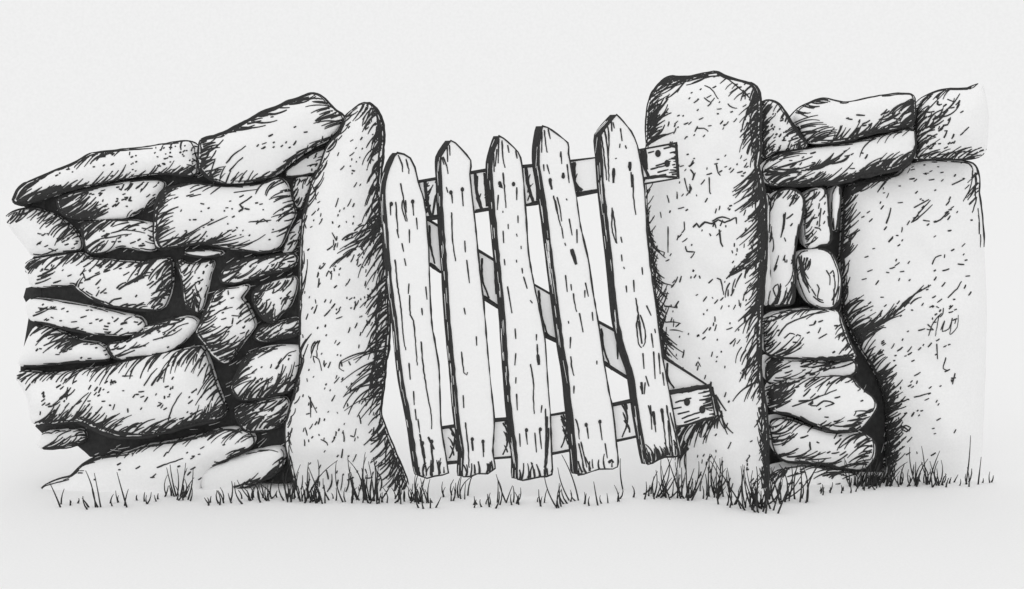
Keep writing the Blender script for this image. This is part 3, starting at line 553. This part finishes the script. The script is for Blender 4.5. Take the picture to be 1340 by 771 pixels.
# ============ the gate
gate = bpy.data.objects.new('wooden_gate', None); C.objects.link(gate)
gate.location = (at(700, 620, -.08).x, -.08, 0)
gate['label'] = 'leaning weathered wooden picket gate with five pointed pickets'; gate['category'] = 'gate'
def gy(px): return -.115 + (px - 500) / 400 * .05            # the gate stands slightly open
def board(name, poly, yf, th, shift, marks, rim=1.05, ink_shade_left=True, step=9, streaks=0):
    P, _ = cat_rom(poly, True, step) if step else (poly, 0)
    if step: P = [(x + .35 * noise.noise((x * .2, y * .06, 3)), y) for x, y in P]
    n = len(P); mb = MB()
    sh = shift / 330.0
    fr = [at(x, y, yf(x)) for x, y in P]
    mb.v += fr + [q + Vector((-sh, th, 0)) for q in fr]
    A = sum(P[i][0] * P[(i + 1) % n][1] - P[(i + 1) % n][0] * P[i][1] for i in range(n))
    mb.face(tuple(range(n)), 0, False); mb.face(tuple(range(n, 2 * n))[::-1], 0, False)
    for i in range(n):
        j = (i + 1) % n; tx, ty = P[j][0] - P[i][0], P[j][1] - P[i][1]
        nx = ty if A > 0 else -ty
        mb.face((i, n + i, n + j, j), 1 if (ink_shade_left and nx < -.25 * math.hypot(tx, ty)) else 0, False)  # left-facing sides take ink: drawn shade as colour, same wood underneath
    tree = BVHTree.FromPolygons([tuple(v) for v in mb.v], mb.f)
    rr = []
    for i in range(n):
        j = (i + 1) % n; ty = (P[j][1] - P[i - 1][1]) * (1 if A > 0 else -1)
        rr.append(rim * (1.35 if ty < -2 else 1) * (1 + .9 * noise.noise((P[i][0] * .13, P[i][1] * .13, 5))) * M1)
    mb.tube([q + Vector((0, -.001, 0)) for q in fr], rr, 1, closed=True)
    if ink_shade_left:                                             # pale streaks the pen left on the dark side face
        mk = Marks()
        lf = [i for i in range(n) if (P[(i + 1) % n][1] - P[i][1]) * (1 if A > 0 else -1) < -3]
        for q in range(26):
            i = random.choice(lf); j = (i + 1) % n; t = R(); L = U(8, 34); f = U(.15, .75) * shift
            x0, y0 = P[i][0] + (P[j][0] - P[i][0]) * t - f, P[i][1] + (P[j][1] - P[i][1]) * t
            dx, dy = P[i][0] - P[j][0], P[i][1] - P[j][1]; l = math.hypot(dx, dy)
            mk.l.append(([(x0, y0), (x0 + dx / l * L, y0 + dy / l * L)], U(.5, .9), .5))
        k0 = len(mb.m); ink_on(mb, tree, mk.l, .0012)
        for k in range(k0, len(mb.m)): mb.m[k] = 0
    ink_on(mb, tree, marks.l, .0015)
    xs = [v.x for v in fr]; zs = [v.z for v in fr]
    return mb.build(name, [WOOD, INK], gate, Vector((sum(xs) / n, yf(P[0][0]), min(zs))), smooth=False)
def nail(px, py, parent, yf, r=3.2):
    mb = MB(); c = at(px, py, yf(px) - .001)
    k = 10; r *= M1
    for (y, q) in ((.002, 1.0), (-.002, 1.0), (-.004, .6)):
        for i in range(k):
            an = 2 * math.pi * i / k; mb.v.append(c + Vector((math.cos(an) * r * q * .9, y, math.sin(an) * r * q * 1.15)))
    for a in (0, 1):
        for i in range(k): mb.face((a*k+i, a*k+(i+1) % k, (a+1)*k+(i+1) % k, (a+1)*k+i), 0)
    mb.face(tuple(2*k+i for i in range(k)), 0); mb.face(tuple(range(k))[::-1], 0)
    return mb.build('nail', [INK], parent, c)

pick = [
 [(520,200),(537,207),(543,219),(547,237),(555,262),(558,288),(561,324),(562,359),(565,422),(570,452),(575,487),(577,552),(585,606),(587,619),(569,623),(549,622),(538,555),(526,492),(518,416),(511,359),(506,297),(503,249),(509,220)],
 [(590,184),(596,187),(616,210),(615,228),(619,267),(623,303),(628,354),(633,396),(637,445),(642,500),(647,549),(645,590),(648,613),(638,620),(625,620),(606,624),(606,590),(599,539),(595,490),(588,415),(584,350),(580,297),(577,231),(577,205)],
 [(653,178),(659,181),(678,199),(683,216),(686,249),(689,291),(692,333),(699,373),(706,405),(713,443),(717,500),(720,539),(722,594),(722,621),(707,624),(692,627),(677,627),(676,596),(670,549),(665,490),(660,415),(654,350),(650,309),(644,243),(643,212)],
 [(710,165),(717,167),(743,187),(744,201),(753,249),(760,297),(770,340),(776,382),(783,422),(790,471),(797,512),(802,536),(806,574),(808,611),(784,614),(757,621),(754,596),(748,539),(743,490),(738,460),(732,415),(723,345),(713,264),(705,216),(705,190)],
 [(807,150),(811,154),(826,172),(834,190),(839,216),(843,243),(847,309),(850,340),(855,377),(861,422),(867,466),(874,504),(881,539),(886,569),(891,596),(870,598),(848,608),(845,596),(835,539),(828,490),(818,460),(808,415),(801,345),(790,249),(787,204),(786,176)]]
nails = [[(512,267),(540,264)], [(590,252),(605,248)], [(654,240),(672,241)], [(720,236),(737,231)], [(803,228),(824,218)]]
nails2 = [[(553,580),(565,578)], [(618,575),(632,578)], [(689,563),(707,562)], [(767,556),(785,552)], [(855,543),(866,537)]]
# grain, drips and cracks drawn on each picket
G = [Marks() for _ in range(5)]
g = G[0]
for l in [[(521,203),(526,215),(527,225)],[(531,208),(535,222),(535,228)],[(524,240),(527,255),(530,275),(533,290)],[(527,262),(526,272),(531,290)],[(531,262),(532,278)],[(518,264),(519,285),(521,303)],[(511,268),(511,282)],[(540,266),(541,282)],[(526,318),(528,330)],[(517,340),(520,372),(524,398),(528,442),(531,458)],[(535,371),(534,385)],[(536,386),(537,412),(541,420),(544,450),(546,478)],[(551,447),(553,472),(556,495),(560,520),(564,540),(565,562)],[(557,375),(559,392)],[(552,403),(553,413)],[(535,475),(537,497)],[(541,512),(542,530)],[(543,535),(545,550)],[(547,548),(549,566)],[(549,568),(554,588)],[(545,285),(546,300)],[(536,300),(536,318)],[(529,338),(531,348)],[(519,300),(522,312)]]: g.line(l, 2)
for l in [[(550,575),(554,595),(558,618)],[(564,578),(566,600),(567,618)],[(552,580),(556,600)],[(560,572),(568,588)]]: g.line(l, 3)
g.hatch([(548,620),(585,617)], 92, 12, 22, 2.4)
g = G[1]
for l in [[(578,206),(581,216)],[(580,205),(585,218),(586,228)],[(588,190),(589,204)],[(585,192),(586,212)],[(591,254),(592,266)],[(605,250),(606,270)],[(584,245),(586,252)],[(591,278),(592,310),(596,342)],[(608,315),(609,330)],[(611,340),(614,371)],[(607,403),(609,412)],[(604,460),(607,488),(611,491),(612,487)],[(606,517),(607,534)],[(609,553),(612,580),(614,612)],[(617,578),(619,588)],[(632,580),(633,598)],[(623,440),(624,452)]]: g.line(l, 2)
g.line([(618,577),(619,590)], 3); g.line([(632,580),(633,592)], 3); g.hatch([(610,621),(644,616)], 92, 10, 18, 2.6)
g = G[2]
for l in [[(657,184),(658,205),(661,220)],[(664,190),(666,200)],[(675,197),(677,208)],[(653,182),(652,214)],[(650,195),(648,218)],[(646,200),(647,225)],[(658,226),(660,244),(662,272)],[(652,255),(651,275)],[(676,245),(676,262)],[(658,276),(658,279)],[(678,282),(678,292)],[(658,302),(659,318)],[(665,293),(665,300)],[(676,306),(677,310)],[(660,339),(661,347)],[(664,375),(670,410)],[(682,322),(682,326)],[(676,340),(676,344)],[(685,362),(690,378)],[(683,351),(684,358)],[(674,430),(675,444)],[(675,462),(674,478)],[(675,494),(675,502)],[(694,393),(697,397)],[(703,450),(704,478)],[(694,476),(698,500),(698,520),(699,542)],[(676,515),(677,537)],[(680,567),(681,585)],[(688,565),(690,582)],[(700,566),(702,592)],[(706,562),(709,588)],[(714,535),(714,590),(712,612)],[(709,530),(708,540)],[(702,437),(702,446)]]: g.line(l, 2)
g.line([(655,240),(657,246),(653,243)], 3.4); g.line([(704,464),(705,478)], 4.5); g.line([(716,545),(715,580),(713,615)], 2.6); g.line([(718,560),(716,600),(712,620)], 2.2); g.hatch([(680,625),(720,620)], 92, 14, 22, 2.4)
g = G[3]
for l in [[(709,172),(709,200)],[(712,170),(714,186),(716,200)],[(717,168),(720,182)],[(711,215),(712,224)],[(716,215),(719,228)],[(734,198),(735,215)],[(742,215),(745,240)],[(733,200),(733,206)],[(741,260),(742,262)],[(724,256),(728,272),(732,290),(735,298)],[(729,258),(733,275),(735,290)],[(735,298),(737,312)],[(745,286),(749,308)],[(755,300),(755,318)],[(739,318),(740,322)],[(740,360),(742,382)],[(747,372),(748,380)],[(750,384),(753,402),(755,408)],[(758,410),(763,435)],[(766,370),(770,388)],[(765,380),(765,390)],[(775,408),(776,420)],[(747,441),(746,456)],[(747,466),(748,480),(751,492)],[(781,472),(781,477)],[(744,420),(744,424)],[(751,505),(751,515)],[(768,558),(770,574)],[(785,552),(788,576)],[(792,580),(795,600)],[(753,548),(757,560),(758,575)],[(757,580),(764,610)],[(760,578),(768,612)],[(765,598),(773,614)]]: g.line(l, 2)
g.line([(719,234),(721,242),(722,248)], 4); g.line([(748,326),(751,336),(754,346)], 5.5); g.line([(726,262),(730,280)], 3); g.line([(737,226),(737,234)], 4); g.hatch([(757,619),(800,611)], 95, 12, 18, 2.4); g.line([(796,606),(800,602),(803,606)], 4)
g = G[4]
for l in [[(787,178),(790,200),(794,236)],[(791,170),(795,195),(797,238)],[(795,165),(797,178),(796,204)],[(802,160),(804,168)],[(800,158),(801,172)],[(812,168),(814,185)],[(811,188),(811,194)],[(818,190),(820,195)],[(805,208),(807,207)],[(828,228),(829,258),(832,281)],[(826,225),(827,245)],[(801,272),(804,290),(807,319)],[(801,275),(801,300),(806,318)],[(812,310),(814,318)],[(813,333),(814,342)],[(816,349),(817,352)],[(819,374),(820,383)],[(840,350),(841,360)],[(829,366),(830,382)],[(832,390),(835,410),(838,425)],[(835,412),(833,428),(836,450),(840,455)],[(838,412),(844,432),(844,448),(841,454)],[(846,400),(852,413)],[(857,430),(858,436)],[(852,436),(855,455)],[(841,462),(843,483)],[(855,460),(857,496)],[(862,462),(864,490)],[(867,487),(869,505)],[(845,492),(849,506)],[(844,500),(843,516)],[(838,505),(841,515)],[(851,530),(853,562)],[(855,540),(858,566)],[(866,535),(869,560),(872,590)],[(872,530),(877,560),(880,590)],[(877,540),(884,570),(888,592)],[(874,550),(877,592)],[(848,530),(852,545)]]: g.line(l, 2.1)
g.line([(803,220),(803,240)], 4); g.line([(824,212),(824,224)], 4.4); g.line([(836,420),(840,450)], 3); g.line([(839,500),(841,516)], 3.6); g.line([(855,538),(857,556)], 4); g.line([(866,535),(868,552)], 4); g.hatch([(850,606),(870,597),(890,595)], 100, 18, 40, 2.4); g.hatch([(852,605),(870,596)], 95, 12, 20, 2.8)
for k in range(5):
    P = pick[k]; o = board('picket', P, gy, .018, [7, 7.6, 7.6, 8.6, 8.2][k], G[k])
    for x, y in nails[k]: nail(x, y, o, gy, 2.6)
    for x, y in nails2[k]: nail(x, y, o, gy, 2.4)
yr = lambda x: gy(x) + .0195
mk = Marks()
for l in [[(556,245),(562,243)],[(848,200),(856,198)],[(851,222),(862,219),(872,217)],[(868,195),(880,192)],[(860,226),(875,222)],[(858,217),(878,211)],[(862,230),(872,228)]]: mk.line(l, 2.2)
for x in (559, 572, 624, 636, 692, 752, 841): mk.hatch([(x, 232), (x + 1, 262)], 70, 7, 8, 2)
mk.hatch([(884,190),(886,230)], 182, 7, 34, 2.6); mk.line([(885,188),(887,232)], 4); mk.line([(841,190),(843,214),(848,230)], 3.5); mk.hatch([(556,260),(560,280)], 60, 8, 12); mk.line([(625,230),(624,260),(631,272)], 2.5); mk.line([(751,212),(750,235),(758,250)], 3)
mk.line([(842,234),(862,231),(886,232)], 4)
for l in [[(556,238),(559,262),(564,286)],[(622,226),(624,252),(631,276)],[(688,217),(691,240),(698,266)],[(748,208),(750,232),(757,252)],[(752,212),(752,238),(762,250)],[(839,190),(841,212),(850,234)],[(844,195),(846,222)]]: mk.line(l, 4.2, .1)
for l in [[(570,256),(566,284)],[(634,226),(637,270)],[(702,222),(703,262)],[(555,285),(578,281)],[(622,276),(645,272)],[(692,267),(706,263)],[(752,254),(784,248)]]: mk.line(l, 3, .1)
top = board('rail', [(546,238),(640,222),(705,216),(782,206),(886,187),(889,233),(782,251),(700,267),(640,275),(552,288)], yr, .0165, 3, mk, 1.7, False, 0)
for x, y in ((861, 201), (873, 214)): nail(x, y, top, yr, 4.2)
mk = Marks()
for l in [[(883,527),(893,524),(905,521)],[(892,548),(905,543),(920,538)],[(880,535),(892,533)],[(887,542),(902,538)],[(900,513),(920,507)],[(895,553),(915,546)]]: mk.line(l, 2.3)
mk.hatch([(925,505),(932,525),(936,546)], 195, 10, 36, 2.6); mk.line([(880,513),(900,508),(926,505)], 5); mk.line([(890,560),(910,556),(936,546)], 5.5); mk.hatch([(895,558),(934,547)], 200, 18, 16, 3); mk.hatch([(882,514),(924,506)], 5, 14, 12, 2.6)
for x, y in ((592, 580), (662, 575), (738, 566), (818, 552)): mk.hatch([(x, y - 24), (x + 3, y + 14)], 110, 9, 16, 2.4); mk.line([(x - 4, y - 22), (x + 3, y - 8), (x + 1, y + 8), (x - 4, y + 20)], 2.6)
bot = board('rail', [(570,561),(645,550),(722,543),(800,530),(880,513),(928,504),(936,546),(890,559),(802,578),(722,594),(645,600),(575,607)], yr, .0165, 3, mk, 1.7, False, 0)
for x, y in ((899, 526), (919, 536)): nail(x, y, bot, yr, 4.6)
yb = lambda x: gy(x) + .0375
mk = Marks()
for l in [[(562,295),(563,320),(569,345)],[(631,338),(631,365),(640,390)],[(705,380),(708,410),(716,436)],[(787,430),(790,455),(798,478)],[(873,475),(874,495),(882,508)],[(648,350),(649,385)],[(808,445),(808,470)]]: mk.line(l, 3)
for l in [[(562,345),(577,357)],[(632,388),(652,402)],[(711,436),(732,450)],[(790,474),(820,498)]]: mk.line(l, 5)
board('diagonal_brace', [(548,280),(628,329),(700,373),(783,421),(868,467),(924,503),(900,530),(868,524),(790,475),(711,438),(631,389),(550,340)], yb, .018, 3, mk, 1.6, False, 0)

# ============ the ground and the grass
bm = bmesh.new()
xs = [-900, -300, -100, -30, -10, -4, -2, 0, 2, 4, 10, 30, 100, 300, 900]
vs = [[bm.verts.new((x, y, 0)) for y in xs] for x in xs]
for i in range(len(xs) - 1):
    for j in range(len(xs) - 1): bm.faces.new((vs[i][j], vs[i+1][j], vs[i+1][j+1], vs[i][j+1]))
me = bpy.data.meshes.new('ground'); bm.to_mesh(me); bm.free(); me.materials.append(GROUND)
go = bpy.data.objects.new('ground', me); C.objects.link(go); go['kind'] = 'structure'

gm = MB()
def blade(x, y, tx, ty, w=2.0, bend=0.0):
    r = on_ground(x, y); Y = r.y
    n = max(3, int(math.dist((x, y), (tx, ty)) / 6)); pts = []; rad = []
    px, py = -(ty - y), tx - x
    for i in range(n + 1):
        t = i / n; c = bend * t * t
        q = at(x + (tx - x) * t + px * bend * t * (1 - t), y + (ty - y) * t + py * bend * t * (1 - t), Y - .03 * t * R())
        pts.append(q); rad.append(w * .5 * M1 * (1 - .65 * t) * U(.9, 1.1))
    gm.tube(pts, rad, 0, 5)
def tuft(x0, x1, yb, h0, h1, n, lean=0, spread=14, w=2.1):
    for i in range(max(3, int(n * .66))):
        x = U(x0, x1); h = h0 + (h1 - h0) * R() ** 1.7; l = lean + random.gauss(0, spread)
        blade(x, yb + U(-4, 4), x + h * math.tan(math.radians(max(-50, min(50, l)))), yb - h, w * U(.95, 1.3), U(-.6, .6))
for t in [(85,110,662,6,13,7),(112,132,664,12,45,6,-8),(134,160,660,8,20,7),(175,212,656,7,15,10),(213,250,652,16,48,22),(265,288,658,6,20,8),(286,330,656,10,40,12,-12),
          (325,385,654,8,28,36),(376,412,655,14,54,36),(408,442,656,10,34,22),(448,502,656,18,58,30),(495,522,655,8,18,12),(516,562,656,12,42,40),(545,572,662,8,20,8),
          (580,602,652,10,30,10),(592,616,650,18,38,10),(616,652,662,8,20,14),(648,692,660,10,40,16),(690,718,660,8,22,7),(722,748,662,16,50,12),(745,782,658,8,20,9),(782,796,662,14,34,5),
          (808,826,656,12,36,6),(824,852,650,14,40,9),(850,905,650,20,58,30),(890,962,652,14,58,30),(950,1012,662,18,58,36),(984,1004,668,20,60,16),(1003,1062,656,18,60,32,8),(1058,1088,645,7,16,10),
          (1084,1120,642,5,10,8),(1108,1162,633,10,36,50,12),(1112,1166,634,8,22,60,10),(1118,1150,638,5,12,16),(1158,1200,634,10,38,24),(1194,1232,634,14,50,26),(1228,1266,634,7,20,14),(1262,1300,634,8,26,8)]:
    tuft(*t)
for b in [(79,664,65,632),(80,660,84,640),(125,664,112,616),(128,664,120,636),(166,664,153,618),(163,662,168,640),(228,650,218,612),(236,650,243,606),(240,652,254,625),(420,655,403,610),(470,655,455,596),(478,655,478,592),(495,655,496,605),
          (490,656,482,604),(900,655,898,585),(905,655,929,594),(940,660,938,608),(975,668,930,594),(985,668,972,608),(928,650,929,597),(938,652,942,600),(1002,672,1004,600),(1018,672,1044,610),(1012,668,1024,612),(1025,655,1050,620),
          (1264,634,1270,570),(1280,634,1284,598),(1212,634,1206,584),(1216,634,1230,590),(870,650,865,600),(745,655,730,612),(757,655,735,595),(815,640,812,600)]:
    blade(*b, 2.4, U(-.22, .22))
go = gm.build('grass', [INK]); go['kind'] = 'stuff'; go['label'] = 'sparse dark grass blades along the foot of wall and gate'; go['category'] = 'grass'

S.render.engine = 'CYCLES'
S.cycles.max_bounces = 8; S.cycles.diffuse_bounces = 6
S.render.resolution_x = 1024; S.render.resolution_y = 589
